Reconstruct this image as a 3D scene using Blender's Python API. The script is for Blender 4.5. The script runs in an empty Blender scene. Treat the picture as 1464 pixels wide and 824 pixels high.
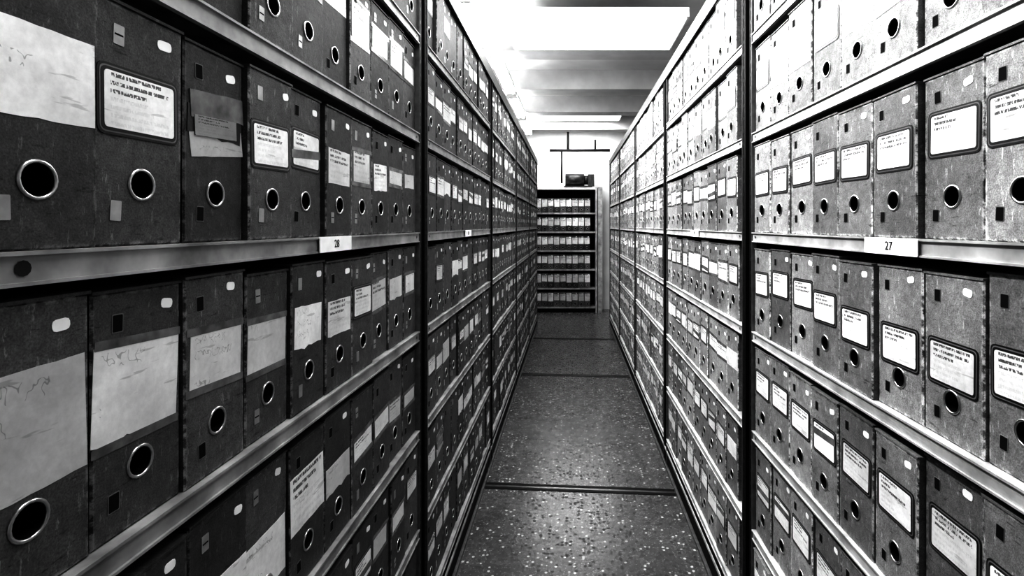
import bpy, math, random
from mathutils import Vector, Matrix
random.seed(7)
EYE=1.73; F=750.0
XL=-0.572; XR=0.69
PITCH=0.372; H0=EYE-0.045
BAY=1.75; BEND=1.966; NB=4   # bay k: ends at BEND+BAY*k ; k=0..4
scene=bpy.context.scene
scene.view_settings.view_transform='Standard'
scene.view_settings.look='None'
scene.view_settings.exposure=1.15
scene.view_settings.gamma=.58

# ---------------------------------------------------------------- materials
def newmat(name):
    m=bpy.data.materials.new(name); m.use_nodes=True
    nt=m.node_tree; b=nt.nodes['Principled BSDF']
    return m,nt,b
def N(nt,t,**k):
    n=nt.nodes.new(t)
    for a,v in k.items(): setattr(n,a,v)
    return n
def math_(nt,op,a,b=None,c=None,clamp=False):
    n=nt.nodes.new('ShaderNodeMath'); n.operation=op; n.use_clamp=clamp
    for i,v in enumerate((a,b,c)):
        if v is None: continue
        if isinstance(v,(int,float)): n.inputs[i].default_value=v
        else: nt.links.new(v,n.inputs[i])
    return n.outputs[0]
def noise(nt,vec,scale,detail=3,rough=.55):
    n=nt.nodes.new('ShaderNodeTexNoise'); n.inputs['Scale'].default_value=scale
    n.inputs['Detail'].default_value=detail; n.inputs['Roughness'].default_value=rough
    nt.links.new(vec,n.inputs['Vector']); return n.outputs['Fac']
def maprange(nt,v,a,b,c,d):
    n=nt.nodes.new('ShaderNodeMapRange'); nt.links.new(v,n.inputs[0])
    for i,x in enumerate((a,b,c,d)): n.inputs[i+1].default_value=x
    return n.outputs[0]
def togray(nt,v,sock):
    n=nt.nodes.new('ShaderNodeCombineColor')
    for i in range(3): nt.links.new(v,n.inputs[i])
    nt.links.new(n.outputs[0],sock)
def simple(name,g,rough=.6,metal=0,vary=.15,scale=30,bump=0,spec=None):
    m,nt,b=newmat(name)
    tc=N(nt,'ShaderNodeTexCoord').outputs['Object']
    nz=noise(nt,tc,scale,4)
    v=maprange(nt,nz,.3,.7,g*(1-vary),g*(1+vary))
    togray(nt,v,b.inputs['Base Color'])
    b.inputs['Roughness'].default_value=rough; b.inputs['Metallic'].default_value=metal
    if spec is not None: b.inputs['Specular IOR Level'].default_value=spec
    if bump:
        bp=N(nt,'ShaderNodeBump'); bp.inputs['Strength'].default_value=bump; bp.inputs['Distance'].default_value=.002
        nt.links.new(nz,bp.inputs['Height']); nt.links.new(bp.outputs[0],b.inputs['Normal'])
    return m
def cardboard():
    m,nt,b=newmat('cardboard_grey')
    tc=N(nt,'ShaderNodeTexCoord').outputs['Object']
    at=N(nt,'ShaderNodeAttribute',attribute_name='shade').outputs['Fac']
    uv=N(nt,'ShaderNodeUVMap').outputs[0]
    sp=N(nt,'ShaderNodeSeparateXYZ'); nt.links.new(uv,sp.inputs[0])
    n1=noise(nt,tc,9,5,.65); n2=noise(nt,tc,60,5,.7); n3=noise(nt,tc,420,2)
    v=maprange(nt,n1,.3,.7,.72,1.28)
    v=math_(nt,'MULTIPLY',v,maprange(nt,n2,.3,.7,.75,1.25))
    v=math_(nt,'MULTIPLY',v,maprange(nt,n3,.3,.7,.65,1.35))
    # worn edges from face-local UV
    du=math_(nt,'ABSOLUTE',math_(nt,'SUBTRACT',sp.outputs[0],.5))
    dv=math_(nt,'ABSOLUTE',math_(nt,'SUBTRACT',sp.outputs[1],.5))
    eu=maprange(nt,du,.455,.5,0,1); ev=maprange(nt,dv,.478,.5,0,1)
    e=math_(nt,'MAXIMUM',eu,ev)
    w=math_(nt,'MULTIPLY',e,maprange(nt,n2,.45,.58,0,2.8))
    g=math_(nt,'MULTIPLY',e,maprange(nt,n1,.40,.6,.8,0))    # grime at edges
    v=math_(nt,'MULTIPLY',v,math_(nt,'SUBTRACT',1,g))
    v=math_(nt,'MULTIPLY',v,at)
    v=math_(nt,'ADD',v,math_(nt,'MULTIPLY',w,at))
    # pale scuffs and dark scratches
    mp=N(nt,'ShaderNodeMapping'); mp.inputs['Scale'].default_value=(1,6,1.3); mp.inputs['Rotation'].default_value=(.5,0,0)
    nt.links.new(tc,mp.inputs[0])
    sc=maprange(nt,noise(nt,mp.outputs[0],22,6,.75),.60,.65,0,1.3)
    v=math_(nt,'ADD',v,math_(nt,'MULTIPLY',sc,at))
    mp2=N(nt,'ShaderNodeMapping'); mp2.inputs['Scale'].default_value=(1,1.2,7); mp2.inputs['Rotation'].default_value=(-.4,0,0)
    nt.links.new(tc,mp2.inputs[0])
    dk=maprange(nt,noise(nt,mp2.outputs[0],18,6,.75),.60,.66,1,.4)
    v=math_(nt,'MULTIPLY',v,dk)
    togray(nt,v,b.inputs['Base Color'])
    b.inputs['Roughness'].default_value=.55
    b.inputs['Specular IOR Level'].default_value=.35
    bp=N(nt,'ShaderNodeBump'); bp.inputs['Strength'].default_value=.4; bp.inputs['Distance'].default_value=.002
    nt.links.new(n2,bp.inputs['Height']); nt.links.new(bp.outputs[0],b.inputs['Normal'])
    return m
def paper(name,rows,printed,base=.8):
    m,nt,b=newmat(name)
    uv=N(nt,'ShaderNodeUVMap').outputs[0]
    tc=N(nt,'ShaderNodeTexCoord').outputs['Object']
    sp=N(nt,'ShaderNodeSeparateXYZ'); nt.links.new(uv,sp.inputs[0])
    u,v=sp.outputs[0],sp.outputs[1]
    fu=math_(nt,'FRACT',u)   # integer part is random seed per label
    cb=N(nt,'ShaderNodeCombineXYZ')
    nt.links.new(math_(nt,'MULTIPLY',u,46 if printed else 11),cb.inputs[0])
    vv=v if printed else math_(nt,'ADD',v,math_(nt,'MULTIPLY',fu,.08))
    rowid=math_(nt,'FLOOR',math_(nt,'MULTIPLY',vv,rows))
    fv=math_(nt,'FRACT',math_(nt,'MULTIPLY',vv,rows))
    nt.links.new(math_(nt,'MULTIPLY',rowid,7.3),cb.inputs[1])
    nt.links.new(math_(nt,'MULTIPLY',fv,1.7),cb.inputs[2])
    nz=noise(nt,cb.outputs[0],1.0,1,.5)
    if printed:
        ink=maprange(nt,nz,.42,.5,0,1)
    else:
        ink=maprange(nt,math_(nt,'ABSOLUTE',math_(nt,'SUBTRACT',nz,.5)),.008,.022,1,0)
    band=math_(nt,'LESS_THAN',math_(nt,'ABSOLUTE',math_(nt,'SUBTRACT',fv,.5)),.24 if printed else .3)
    marg=math_(nt,'LESS_THAN',math_(nt,'ABSOLUTE',math_(nt,'SUBTRACT',fu,.5)),.42)
    cb2=N(nt,'ShaderNodeCombineXYZ'); nt.links.new(math_(nt,'ADD',rowid,math_(nt,'FLOOR',u)),cb2.inputs[0])
    wn=N(nt,'ShaderNodeTexWhiteNoise',noise_dimensions='3D'); nt.links.new(cb2.outputs[0],wn.inputs['Vector'])
    keep=math_(nt,'LESS_THAN',fu,maprange(nt,wn.outputs['Value'],0,1,.35 if printed else -.6,1.1 if printed else .8))
    ink=math_(nt,'MULTIPLY',math_(nt,'MULTIPLY',ink,band),math_(nt,'MULTIPLY',marg,keep))
    if printed:
        ink=math_(nt,'MULTIPLY',ink,maprange(nt,v,.52,.58,.12,1))
    st=maprange(nt,noise(nt,tc,10,3),.3,.7,.80,1.08)
    st=math_(nt,'MULTIPLY',st,maprange(nt,noise(nt,tc,90,4,.7),.3,.7,.90,1.06))
    mp=N(nt,'ShaderNodeMapping'); mp.inputs['Rotation'].default_value=(.7,0,0); mp.inputs['Scale'].default_value=(1,1,7)
    nt.links.new(tc,mp.inputs[0])
    st=math_(nt,'MULTIPLY',st,maprange(nt,noise(nt,mp.outputs[0],10,3,.6),.63,.66,1,.75))
    at=N(nt,'ShaderNodeAttribute',attribute_name='shade').outputs['Fac']
    col=math_(nt,'MULTIPLY',math_(nt,'MULTIPLY',st,base),at)
    col=math_(nt,'MULTIPLY',col,math_(nt,'SUBTRACT',1,math_(nt,'MULTIPLY',ink,.85 if printed else .4)))
    togray(nt,col,b.inputs['Base Color']); b.inputs['Roughness'].default_value=.42
    return m
def floormat():
    m,nt,b=newmat('terrazzo')
    tc=N(nt,'ShaderNodeTexCoord').outputs['Object']
    def vor(s):
        n=N(nt,'ShaderNodeTexVoronoi'); n.inputs['Scale'].default_value=s; nt.links.new(tc,n.inputs['Vector']); return n
    v1=vor(42); v2=vor(95)
    c1=N(nt,'ShaderNodeSeparateColor'); nt.links.new(v1.outputs['Color'],c1.inputs[0])
    c2=N(nt,'ShaderNodeSeparateColor'); nt.links.new(v2.outputs['Color'],c2.inputs[0])
    chip=math_(nt,'MULTIPLY',math_(nt,'GREATER_THAN',c1.outputs[0],.80),math_(nt,'LESS_THAN',v1.outputs['Distance'],.32))
    chip2=math_(nt,'MULTIPLY',math_(nt,'GREATER_THAN',c2.outputs[1],.7),math_(nt,'LESS_THAN',v2.outputs['Distance'],.38))
    dark=math_(nt,'MULTIPLY',math_(nt,'LESS_THAN',c1.outputs[0],.33),math_(nt,'LESS_THAN',v1.outputs['Distance'],.42))
    base=maprange(nt,noise(nt,tc,3,5,.7),.3,.7,.06,.12)
    v=math_(nt,'ADD',base,math_(nt,'MULTIPLY',chip,.42)); v=math_(nt,'ADD',v,math_(nt,'MULTIPLY',chip2,.14))
    v=math_(nt,'MULTIPLY',v,math_(nt,'SUBTRACT',1,math_(nt,'MULTIPLY',dark,.85)))
    togray(nt,v,b.inputs['Base Color'])
    r=maprange(nt,noise(nt,tc,18,5,.7),.3,.7,.20,.32)
    r=math_(nt,'ADD',r,math_(nt,'MULTIPLY',dark,.3)); nt.links.new(r,b.inputs['Roughness'])
    b.inputs['Specular IOR Level'].default_value=.9
    bp=N(nt,'ShaderNodeBump'); bp.inputs['Strength'].default_value=.35; bp.inputs['Distance'].default_value=.002
    nt.links.new(noise(nt,tc,45,3),bp.inputs['Height']); nt.links.new(bp.outputs[0],b.inputs['Normal'])
    return m
def emis(name,s):
    m,nt,b=newmat(name)
    b.inputs['Base Color'].default_value=(.9,.9,.9,1)
    b.inputs['Emission Color'].default_value=(1,1,1,1); b.inputs['Emission Strength'].default_value=s
    return m
M={}
M['card']=cardboard()
M['ring']=simple('ring_nickel',.55,.28,1,.1)
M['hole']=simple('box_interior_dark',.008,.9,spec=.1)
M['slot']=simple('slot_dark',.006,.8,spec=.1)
M['clip']=simple('clip_metal',.4,.4,.6,.2)
M['stick']=simple('sticker_white',.88,.5,0,.06)
M['frame']=simple('label_frame_dark',.010,.4)
M['frame2']=simple('label_frame_grey',.16,.4)
M['print']=paper('paper_printed',7,True,.88)
M['hand']=paper('paper_handwritten',4,False,.84)
M['tape']=simple('tape_glossy',.15,.2,0,.5,25)
BOXM=['card','ring','hole','slot','clip','stick','frame','frame2','print','hand','tape']
M['lip']=simple('shelf_metal_light',.48,.5,.25,.3,12)
M['lipL']=simple('shelf_metal_dimmed',.34,.5,.25,.4,12)  # same metal darkened: left side's shade put into its colour; rack shares it
M['post']=simple('post_dark_paint',.005,.6,spec=.12)
M['edge']=simple('post_edge_metal',.12,.5,.3,.3)
M['back']=simple('back_panel_black',.006,.9,spec=.1)
M['bolt']=simple('bolt_dark',.01,.5,.3)
M['canopy']=simple('canopy_grey',.05,.5)
SHM=['lip','lipL','post','edge','back','bolt','canopy']

# ---------------------------------------------------------------- builder
class MB:
    def __init__(s,keys): s.v=[];s.f=[];s.m=[];s.uv=[];s.sh=[];s.keys=keys;s.sm=[]
    def face(s,pts,mat,uvs=None,shade=1.0,smooth=False):
        i=len(s.v); s.v.extend(pts); s.f.append(tuple(range(i,i+len(pts))))
        s.m.append(s.keys.index(mat)); s.uv.extend(uvs or [(.5,.5)]*len(pts)); s.sh.append(shade); s.sm.append(smooth)
    def idx(s,faces,base,mat,shade=1.0,smooth=False):
        for f in faces:
            s.f.append(tuple(base+a for a in f)); s.m.append(s.keys.index(mat)); s.uv.extend([(.5,.5)]*len(f)); s.sh.append(shade); s.sm.append(smooth)
    def box(s,T,a,b,mat,shade=1.0):
        P=[T(x,z,n) for x in (a[0],b[0]) for z in (a[1],b[1]) for n in (a[2],b[2])]
        i=len(s.v); s.v.extend(P)
        s.idx([(0,1,3,2),(4,6,7,5),(0,4,5,1),(2,3,7,6),(0,2,6,4),(1,5,7,3)],i,mat,shade)
    def make(s,name,parent=None):
        me=bpy.data.meshes.new(name); me.from_pydata([tuple(p) for p in s.v],[],s.f)
        for k in s.keys: me.materials.append(M[k])
        me.polygons.foreach_set('material_index',s.m)
        me.polygons.foreach_set('use_smooth',s.sm)
        uvl=me.uv_layers.new(name='UVMap'); flat=[c for p in s.uv for c in p]; uvl.data.foreach_set('uv',flat)
        at=me.attributes.new('shade','FLOAT','FACE'); at.data.foreach_set('value',s.sh)
        me.update(); o=bpy.data.objects.new(name,me); scene.collection.objects.link(o)
        if parent: o.parent=parent
        return o
def frameT(o,u,n):
    o=Vector(o);u=Vector(u);n=Vector(n);z=Vector((0,0,1))
    return lambda a,b,c:(o+u*a+z*b+n*c)
def sub(T,cu,cz,rot,off,yaw=0):
    c,s=math.cos(rot),math.sin(rot)
    def f(a,b,n):
        x=cu+a*c-b*s; z=cz+a*s+b*c
        return T(x,z,off+n+a*yaw)
    return f
def rrect(w,h,r,seg=3):
    pts=[]
    for cx,cz,a0 in ((w/2-r,h/2-r,0),(-w/2+r,h/2-r,90),(-w/2+r,-h/2+r,180),(w/2-r,-h/2+r,270)):
        for i in range(seg+1):
            a=math.radians(a0+90*i/seg); pts.append((cx+r*math.cos(a),cz+r*math.sin(a)))
    return pts
def plate(mb,T,w,h,r,n0,n1,mat,uvseed=None,shade=1,seg=3,pts=None):
    pts=pts or rrect(w,h,r,seg)
    uvs=[(min(.999,max(.001,x/w+.5))+(uvseed or 0),z/h+.5) for x,z in pts]
    mb.face([T(x,z,n1) for x,z in pts],mat,uvs,shade)
    k=len(pts)
    for i in range(k):
        a=pts[i];b=pts[(i+1)%k]
        mb.face([T(a[0],a[1],n0),T(b[0],b[1],n0),T(b[0],b[1],n1),T(a[0],a[1],n1)],mat,None,shade)
def torn(w,h):
    n=8; am=random.choice([.0008,.0015,.004,.006]); pts=[]
    pts+=[(w/2-w*i/n, h/2+random.uniform(-.001,.0006)) for i in range(n+1)]
    pts+=[(-w/2+w*i/n+random.uniform(-.001,.001), -h/2+random.uniform(-am,am)) for i in range(n+1)]
    return pts

def archive_box(mb,T,w,h,d,shade,label,slots='dark',ringz=.25,near=True,lshade=1.0):
    """T local: u centre 0, z from 0 bottom, n=0 front"""
    b=.0025; K=20 if near else 12
    R=.0195; cz=h*ringz
    hw=w/2
    circ=[(R*math.cos(2*math.pi*i/K),cz+R*math.sin(2*math.pi*i/K)) for i in range(K+1)]
    L,Rr,B,Tt=-hw+b,hw-b,b,h-b
    top=[(Rr,cz),(Rr,Tt),(L,Tt),(L,cz)]+[circ[i] for i in range(K//2,-1,-1)]
    bot=[(L,cz),(L,B),(Rr,B),(Rr,cz)]+[circ[i] for i in range(K,K//2-1,-1)]
    for poly in (top,bot):
        mb.face([T(x,z,0) for x,z in poly],'card',[(x/w+.5,z/h) for x,z in poly],shade)
    r1=[(L,B),(Rr,B),(Rr,Tt),(L,Tt)]; r2=[(-hw,0),(hw,0),(hw,h),(-hw,h)]
    for i in range(4):
        j=(i+1)%4
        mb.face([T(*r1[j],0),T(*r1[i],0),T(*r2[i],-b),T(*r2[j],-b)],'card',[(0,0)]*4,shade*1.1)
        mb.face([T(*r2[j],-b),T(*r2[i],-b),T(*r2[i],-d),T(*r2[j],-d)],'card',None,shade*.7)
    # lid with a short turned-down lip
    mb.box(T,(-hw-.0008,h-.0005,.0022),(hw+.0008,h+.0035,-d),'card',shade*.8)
    dd=.03
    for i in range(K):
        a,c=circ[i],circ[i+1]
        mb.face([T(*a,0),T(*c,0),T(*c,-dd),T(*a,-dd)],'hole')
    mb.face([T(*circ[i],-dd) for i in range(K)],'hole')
    tr=.0023; S=6 if near else 4
    i0=len(mb.v)
    for i in range(K):
        a=2*math.pi*i/K
        for k in range(S):
            t=2*math.pi*k/S
            rr=R+.0006+tr*math.cos(t)
            mb.v.append(T(rr*math.cos(a),cz+rr*math.sin(a),.0006+tr*.8*math.sin(t)))
    fs=[]
    for i in range(K):
        for k in range(S):
            fs.append((i*S+k,((i+1)%K)*S+k,((i+1)%K)*S+(k+1)%S,i*S+(k+1)%S))
    mb.idx(fs,i0,'ring',1,True)
    for zz in (h*.87,h*.145):
        if slots=='none': continue
        ts=sub(T,-hw+.034+random.uniform(-.003,.003),zz,random.uniform(-.05,.05),0)
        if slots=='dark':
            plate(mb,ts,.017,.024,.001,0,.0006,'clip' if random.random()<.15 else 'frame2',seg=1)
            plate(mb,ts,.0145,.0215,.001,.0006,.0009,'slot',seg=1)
        else:
            plate(mb,ts,.016,.026,.001,0,.0008,'clip',seg=1)
            if random.random()<.5: mb.box(ts,(-.006,-.001,.0008),(.006,.001,.0012),'slot')
    if random.random()<.93:
        ts=sub(T,hw-.03+random.uniform(-.008,.006),h*.915+random.uniform(-.005,.005),random.uniform(-.25,.25),0)
        sx=random.uniform(.020,.026)
        plate(mb,ts,sx,.014,.005,0,.0007,'stick',shade=1,seg=2)
    kind,lz,lh,lw=label
    seed=random.randint(1,400)
    if kind=='framed':
        tl=sub(T,random.uniform(-.004,.004),h*lz,random.uniform(-.03,.03),0)
        W,Hh=lw,lh
        plate(mb,tl,W,Hh,.010,0,.0012,'frame')
        plate(mb,tl,W-.006,Hh-.006,.008,.0012,.0015,'frame2')
        plate(mb,tl,W-.010,Hh-.010,.007,.0015,.0018,'frame')
        plate(mb,tl,W-.018,Hh-.018,.005,.0018,.0022,'print',seed,lshade*random.uniform(.75,1.05))
        if random.random()<.25:
            t2=sub(tl,0,random.uniform(-.02,.02),random.uniform(-.15,.15),0)
            plate(mb,t2,W*.98,.018,.001,.0022,.0025,'tape',seg=1)
    elif kind in('paper','typed'):
        tl=sub(T,random.uniform(-.003,.003),h*lz,random.uniform(-.045,.045),0)
        plate(mb,tl,lw,lh,.0015,0,.0006,'hand' if kind=='paper' else 'print',seed,random.uniform(.7,1.05)*lshade,pts=torn(lw,lh))
        if random.random()<.6:
            for sg in (1,-1):
                t2=sub(tl,random.uniform(-.002,.002),sg*(lh/2+.002),random.uniform(-.03,.03),0)
                plate(mb,t2,w*.97,.012,.001,.0006,.0009,'tape',seg=1)
    elif kind=='mess':
        for q in range(3):
            tl=sub(T,random.uniform(-.006,.006),h*lz+(q-1)*lh*.30,(.12,-.05,.08)[q],0)
            plate(mb,tl,lw*random.uniform(.85,.98),lh*.46,.002,0,.0008+.0006*q,('hand','frame','tape')[q],seed+q,(.55,1,1)[q],pts=torn(lw*.95,lh*.42))
        tl=sub(T,0,h*lz-lh*.05,.06,0)
        plate(mb,tl,lw*.75,lh*.32,.001,0,.0028,'print',seed,.3,seg=1)

def rand_label(side):
    r=random.random()
    if side=='R':
        if r<.65: return ('framed',.62+random.uniform(-.03,.03),.088,.128)
        if r<.69: return ('mess',.62,.09,.13)
        return (random.choice(['paper','typed']),.62+random.uniform(-.05,.05),random.uniform(.06,.10),random.uniform(.11,.148))
    if r<.2: return ('none',0,0,0)
    if r<.6: return ('framed',.62+random.uniform(-.04,.04),.080,.120)
    if r<.93: return (random.choice(['paper','typed']),.60+random.uniform(-.06,.06),random.uniform(.05,.09),random.uniform(.10,.14))
    return ('mess',.62,.09,.13)

PL=lambda z,h,w=.146:('paper',z,h,w)
TY=lambda z,h,w=.14:('typed',z,h,w)
FR=lambda z:('framed',z,.09,.13)
specL={
 0:[PL(.62,.10),FR(.60),('mess',.62,.10,.135),FR(.57),FR(.61),TY(.55,.085,.12),TY(.60,.09,.11),TY(.56,.08,.11),PL(.58,.05,.12),PL(.60,.05,.1)],
 -1:[PL(.56,.135),PL(.58,.125),PL(.585,.09,.125),PL(.56,.095,.13),PL(.57,.09,.12),TY(.56,.085,.125),FR(.62),TY(.6,.09,.12),PL(.6,.07,.12),PL(.6,.07,.1)],
 -2:[PL(.5,.1),PL(.5,.1),PL(.5,.08),PL(.42,.11),TY(.60,.12),PL(.5,.07,.13),TY(.55,.06,.12),PL(.55,.06,.12),TY(.5,.07,.11),PL(.5,.05,.11)],
 1:[PL(.6,.1)]*2+[TY(.6,.1),FR(.6),TY(.7,.09),PL(.7,.05),TY(.68,.11,.12),PL(.66,.07,.12),TY(.66,.09,.11),PL(.64,.07,.11)],
}
specR={
 0:[FR(.64)]*4+[FR(.60),FR(.58),FR(.58),FR(.6),FR(.56),FR(.55)],
 -1:[FR(.46),FR(.46),FR(.50),FR(.46),FR(.46),FR(.50),FR(.55),FR(.62),FR(.64),FR(.60)],
 -2:[FR(.5),FR(.55),FR(.56),FR(.60),FR(.6),FR(.6),FR(.6),FR(.6),FR(.62),FR(.62)],
 1:[TY(.6,.12),TY(.6,.12),TY(.62,.11),TY(.6,.12),TY(.58,.1),TY(.6,.12),FR(.6),TY(.62,.12),TY(.62,.12),FR(.62)],
}
def build_side(side):
    mb=MB(BOXM)
    X=XL if side=='L' else XR
    u=(0,1,0) if side=='L' else (0,-1,0)
    n=(1,0,0) if side=='L' else (-1,0,0)
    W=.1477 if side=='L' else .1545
    base=.075 if side=='L' else .215  # left boxes darker, right paler: side lighting put into the base tone
    for k in range(NB+1):
        for row in range(-4,3):
            zb=H0+row*PITCH+.018
            y=BEND+k*BAY
            cnt=11 if side=='L' else 10
            spec=(specL if side=='L' else specR).get(row) if k==0 else None
            for i in range(cnt):
                w=W*random.uniform(.955,.985)
                yc=y-W*(i+.5)-(random.uniform(0,.002))
                jit=random.uniform(-.011,.003)
                h=.316+random.uniform(-.012,.003)
                T0=frameT((X,yc,zb),u,n)
                T=sub(T0,0,0,random.uniform(-.007,.007),jit,random.uniform(-.02,.02))
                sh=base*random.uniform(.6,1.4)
                q=9-i
                lab=spec[q] if spec and 0<=q<len(spec) else rand_label(side)
                if lab[0] in('paper','typed') and lab[3]>w: lab=(lab[0],lab[1],lab[2],w-.006)
                sl='dark' if (side=='R' or random.random()<.55) else 'light'
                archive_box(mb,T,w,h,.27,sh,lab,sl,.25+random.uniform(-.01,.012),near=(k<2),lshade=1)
    return mb.make('archive_box_files')
boxL=build_side('L'); boxR=build_side('R')

def build_unit(side):
    mb=MB(SHM)
    X=XL if side=='L' else XR
    u=(0,1,0) if side=='L' else (0,-1,0)
    n=(1,0,0) if side=='L' else (-1,0,0)
    T=frameT((X,0,0),u,n)
    s=1 if side=='L' else -1
    LIP='lipL' if side=='L' else 'lip'
    def bx(y0,y1,z0,z1,n0,n1,mat): mb.box(T,(s*y0,z0,n0),(s*y1,z1,n1),mat)
    ztop=H0+3*PITCH
    y_start=BEND-BAY+.12; y_end=BEND+NB*BAY
    bx(y_start-.1,y_end+.1,.05,ztop,-.33,-.32,'back')
    def disc(yy,z,r,off,mat):
        P=[T(s*yy+s*r*math.cos(a),z+r*math.sin(a),off) for a in [i*math.pi/6 for i in range(12)]]
        mb.face(P,mat)
    for k in range(NB+1):
        y1=BEND+k*BAY+.004; y0=y1-1.634
        for row in range(-4,4):
            z=H0+row*PITCH
            bx(y0,y1,z+.013,z+.0175,-.318,-.002,LIP)
            bx(y0,y1,z-.016,z+.0165,.001,.004,LIP)
            bx(y0,y1,z+.0135,z+.0178,-.002,.009,LIP)
            bx(y0,y1,z-.0185,z-.0145,-.002,.008,LIP)
            for yy in (y0+.03,y1-.03): disc(yy,z,.005,.0055,'bolt')
    disc(.544,H0,.0085,.0050,'bolt')
    for k in range(-1,NB+1):
        yp=BEND+k*BAY+.006
        bx(yp,yp+.112,.03,ztop+.02,-.31,-.012,'post')
        bx(yp+.002,yp+.034,.03,ztop+.02,-.04,.004,'post')
        bx(yp+.078,yp+.110,.03,ztop+.02,-.04,.004,'post')
        bx(yp,yp+.003,.03,ztop+.02,-.03,.0070,'edge')
        bx(yp+.109,yp+.112,.03,ztop+.02,-.03,.0070,'edge')
        zz=.2
        while zz<ztop:
            for dy in (.018,.094):
                c=s*(yp+dy)
                mb.face([T(c-.003,zz-.006,.0048),T(c+.003,zz-.006,.0048),T(c+.003,zz+.006,.0048),T(c-.003,zz+.006,.0048)],'bolt' )
            zz+=.05
    bx(y_start-.1,y_end+.12,ztop+.02,ztop+.05,-.34,.006,'canopy')
    bx(y_start-.1,y_end+.12,ztop-.03,ztop+.05,.006,.012,'canopy')
    bx(y_start-.1,y_end+.12,.0,.12,-.33,-.03,'post')
    bx(y_start-.1,y_end+.12,.03,.13,-.03,.0,'post')
    bx(y_start-.1,y_end+.12,.115,.13,0,.006,LIP)
    bx(y_start-.1,y_end+.12,.0,.02,-.03,.012,'edge')
    bx(y_end+.119,y_end+.13,.0,ztop+.05,-.34,.006,'canopy')
    return mb.make('mobile_shelving_unit')
uL=build_unit('L'); uR=build_unit('R')

# ---------------------------------------------------------------- end-wall shelving
YB=10.35
mbk=MB(SHM); T=frameT((0,YB,0),(1,0,0),(0,-1,0))
x0,x1=-1.05,.50
zt=EYE+.70
mbk.box(T,(x0,.0,-.34),(x1+.08,zt+.03,-.33),'back')
for xx in (x0-.04,x1):
    mbk.box(T,(xx,0,-.33),(xx+.035,zt+.05,0),'lipL')
mbk.box(T,(x1+.05,0,-.33),(x1+.14,zt+.05,-.02),'lipL')
mbk.box(T,(x0,zt,-.33),(x1,zt+.045,.003),'lip')
mbk.box(T,(x0,.0,-.33),(x1,.10,-.02),'post')
mbb=MB(BOXM)
for r in range(6):
    z=EYE+.245-r*.372
    mbk.box(T,(x0,z-.03,-.33),(x1,z,.002),'lipL')
    x=x0+.01
    while x<x1-.11:
        w=.118
        Tb=frameT((x+w/2,YB-.0,z),(1,0,0),(0,-1,0))
        Tb=sub(Tb,0,.001,0,random.uniform(-.02,-.01))
        archive_box(mbb,Tb,w*.93,.285,.28,random.uniform(.02,.10),('typed',.66,random.uniform(.12,.17),.104),'none',.2,near=False,lshade=.8)
        x+=w+random.uniform(0,.004)
uB=mbk.make('steel_shelving_rack'); mbb.make('archive_box_files')

# ---------------------------------------------------------------- room shell
def solid(name,a,b,mat,parent=None):
    mb=MB([mat]); mb.box(lambda x,z,n:Vector((x,n,z)),(a[0],a[2],a[1]),(b[0],b[2],b[1]),mat)
    o=mb.make(name,parent)
    import bmesh
    bm=bmesh.new(); bm.from_mesh(o.data); bmesh.ops.recalc_face_normals(bm,faces=bm.faces); bm.to_mesh(o.data); bm.free()
    return o
M['floor']=floormat()
M['wall']=simple('painted_wall_white',.70,.8,0,.08,3)
M['ceil']=simple('painted_ceiling_white',.74,.8,0,.10,2)
M['beam']=simple('painted_beam',.56,.7,0,.10,4)
M['rail']=simple('rail_black_steel',.006,.45,.0,spec=.2)
M['railm']=simple('rail_polished',.2,.3,.9)
M['tube']=emis('fluorescent_tube_glow',14)
M['panel']=emis('opal_light_panel',2.5)
M['panel2']=emis('opal_light_panel_bright',2.4)
M['fix']=simple('fixture_enamel_white',.7,.4,0,.05)
M['pipe']=simple('pipe_dark',.03,.45,.3)
M['duct']=simple('equipment_grey',.06,.4,.5,.5,12)
ZC=EYE+2.0
YE=YB+.42; YS=-2.2; XW=2.6
solid('floor',(-XW,YS,-.1),(XW,YE,0),'floor')
solid('ceiling',(-XW,YS,ZC),(XW,YE,ZC+.1),'ceil')
solid('wall_left',(-XW-.1,YS,0),(-XW,YE,ZC),'wall')
solid('wall_right',(XW,YS,0),(XW+.1,YE,ZC),'wall')
solid('wall_back',(-XW,YE,0),(XW,YE+.1,ZC),'wall')
solid('wall_front',(-XW,YS-.1,0),(XW,YS,ZC),'wall')
for yb in (.2,1.8,3.3,5.25,6.75,8.1,9.6):
    solid('ceiling_beam',(-XW,yb,ZC-.25),(XW,yb+.30,ZC),'beam')
for yl in (3.44,6.03,7.97,.9):
    mb=MB(['rail','railm'])
    def TT(x,z,n,yl=yl): return Vector((x,yl-.075*(x)+n,z))
    mb.box(TT,(-.60,.0,-.040),(.72,.003,-.012),'rail')
    mb.box(TT,(-.60,.0,.012),(.72,.003,.040),'rail')
    mb.box(TT,(-.60,.0,-.012),(.72,.002,.012),'railm')
    mb.make('floor_rail')

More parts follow.
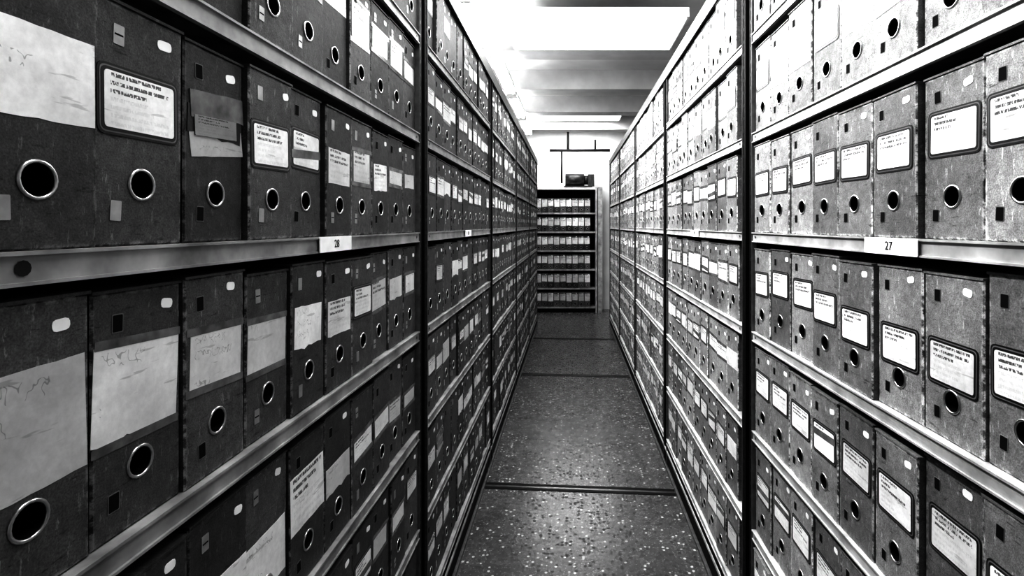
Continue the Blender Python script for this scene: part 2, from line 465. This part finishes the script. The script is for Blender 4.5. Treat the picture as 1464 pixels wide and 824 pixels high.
# ---------------------------------------------------------------- lamps
def cyl(mb,p0,p1,r,mat,K=12):
    p0=Vector(p0);p1=Vector(p1);d=(p1-p0).normalized()
    a=d.orthogonal().normalized(); b=d.cross(a)
    i=len(mb.v)
    for p in(p0,p1):
        for k in range(K):
            t=2*math.pi*k/K; mb.v.append(p+a*r*math.cos(t)+b*r*math.sin(t))
    mb.idx([(k,(k+1)%K,K+(k+1)%K,K+k) for k in range(K)],i,mat,1,True)
    mb.idx([tuple(range(K-1,-1,-1)),tuple(range(K,2*K))],i,mat)
def area(o,loc,sx,sy,power,up=False,tilt=0):
    ld=bpy.data.lights.new('tube_light','AREA'); ld.shape='RECTANGLE'; ld.size=sx; ld.size_y=sy; ld.energy=power
    l=bpy.data.objects.new('tube_light',ld); scene.collection.objects.link(l); l.parent=o
    l.location=loc
    l.rotation_euler=(0,math.pi if up else tilt,0)
def fixture(x,y0,y1,z,power,up=0,tilt=0):
    mb=MB(['fix','tube'])
    I=lambda a,b,c:Vector((a,c,b))
    mb.box(I,(x-.06,z+.03,y0),(x+.06,z+.07,y1),'fix')
    mb.box(I,(x-.06,z-.02,y0),(x+.06,z+.03,y0+.03),'fix'); mb.box(I,(x-.06,z-.02,y1-.03),(x+.06,z+.03,y1),'fix')
    for dx in (-.035,.035): cyl(mb,(x+dx,y0+.03,z),(x+dx,y1-.03,z),.019,'tube')
    for yy in (y0+.2,y1-.2): cyl(mb,(x,yy,z+.07),(x,yy,ZC),.006,'fix',6)
    o=mb.make('fluorescent_light_fixture')
    area(o,(x,(y0+y1)/2,z-.03),.12,y1-y0,power,tilt=tilt)
    if up: area(o,(x,(y0+y1)/2,z+.09),.12,y1-y0,up,True)
    return o
ZL=EYE+1.64
y=.9; i=0
while y<9.6:
    fixture(-.74,y,y+1.25,ZL,(34,32,28,20,15,14,16)[i],(4,6,5,4,4,4,5)[i],tilt=-.5)
    y+=1.45; i+=1
def panel(x0,xx1,y0,y1,z,power,mat='panel'):
    mb=MB(['fix',mat]); I=lambda a,b,c:Vector((a,c,b))
    mb.box(I,(x0,z,y0),(xx1,z+.08,y1),'fix')
    mb.box(I,(x0+.02,z-.012,y0+.02),(xx1-.02,z,y1-.02),mat)
    o=mb.make('ceiling_light_panel')
    area(o,((x0+xx1)/2,(y0+y1)/2,z-.02),xx1-x0-.04,y1-y0-.04,power)
panel(-.56,1.0,4.40,5.22,ZC-.25,20)
panel(-.56,1.0,3.62,4.22,ZC-.12,22)
panel(-.56,1.0,.6,1.6,ZC-.12,20)  # unseen panel added above the view to light the near boxes
panel(-.9,.9,8.9,9.5,ZC-.1,14,'panel2')
panel(-.9,.9,9.95,10.4,ZC-.1,14,'panel2')

# ---------------------------------------------------------------- pipes and equipment on the end wall
mb=MB(['pipe']); yy=10.0; px=lambda p:(p-815)/F*yy; pz=lambda p:EYE+(322-p)/F*yy
yy=9.88
cyl(mb,(px(786),yy,pz(215)),(px(872),yy,pz(215)),.026,'pipe')
cyl(mb,(px(812),yy,pz(215)),(px(812),yy,ZC-.25),.024,'pipe')
cyl(mb,(px(803),yy,pz(215)),(px(803),yy,pz(262)),.020,'pipe')
cyl(mb,(px(851),yy,pz(215)),(px(851),yy,pz(200)),.020,'pipe')
mb.make('pipe_run')
mb=MB(['duct','pipe']); I=lambda a,b,c:Vector((a,c,b))
zs=zt+.05; yy=10.0
mb.box(I,(px(806),zs,10.4),(px(848),zs+.03,10.62),'pipe')
cyl(mb,(px(808),10.5,zs+.15),(px(836),10.5,zs+.15),.125,'duct',20)
cyl(mb,(px(836),10.5,zs+.15),(px(842),10.5,zs+.15),.09,'pipe',16)
mb.box(I,(px(842),zs+.03,10.42),(px(851),zs+.26,10.58),'duct')
mb.make('ventilation_motor')

# ---------------------------------------------------------------- shelf number tags
def tag(side,y,txt,w,unit):
    X=XL+.010 if side=='L' else XR-.010
    u=(0,1,0) if side=='L' else (0,-1,0); n=(1,0,0) if side=='L' else (-1,0,0)
    T=frameT((X,y,H0),u,n)
    mb=MB(['stick','frame'])
    plate(mb,T,w,.036,.002,-.001,.001,'stick',seg=1)
    o=mb.make('shelf_number_tag',unit)
    cu=bpy.data.curves.new('number','FONT'); cu.body=txt; cu.size=.026; cu.align_x='CENTER'; cu.align_y='CENTER'; cu.extrude=.0003
    t=bpy.data.objects.new('number',cu); scene.collection.objects.link(t); cu.materials.append(M['frame'])
    m=Matrix((Vector(u),Vector((0,0,1)),Vector(n))).transposed().to_4x4(); m.translation=T(0,0,.0015)
    t.matrix_world=m; t.parent=o
tag('L',1.262,'28',.17,uL); tag('R',1.118,'27',.185,uR)
tag('L',2.90,'30',.17,uL); tag('R',2.87,'29',.18,uR)

# ---------------------------------------------------------------- world + camera
w=bpy.data.worlds.new('World'); scene.world=w; w.use_nodes=True
w.node_tree.nodes['Background'].inputs[0].default_value=(.5,.5,.5,1); w.node_tree.nodes['Background'].inputs[1].default_value=.05
cd=bpy.data.cameras.new('Camera'); cam=bpy.data.objects.new('Camera',cd); scene.collection.objects.link(cam)
cam.location=(0,0,EYE); cam.rotation_euler=(math.pi/2,0,0)
cd.sensor_width=36; cd.lens=36*F/1464
cd.shift_x=-(815-732)/1464; cd.shift_y=-(412-322)/1464
cd.clip_start=.02
scene.camera=cam
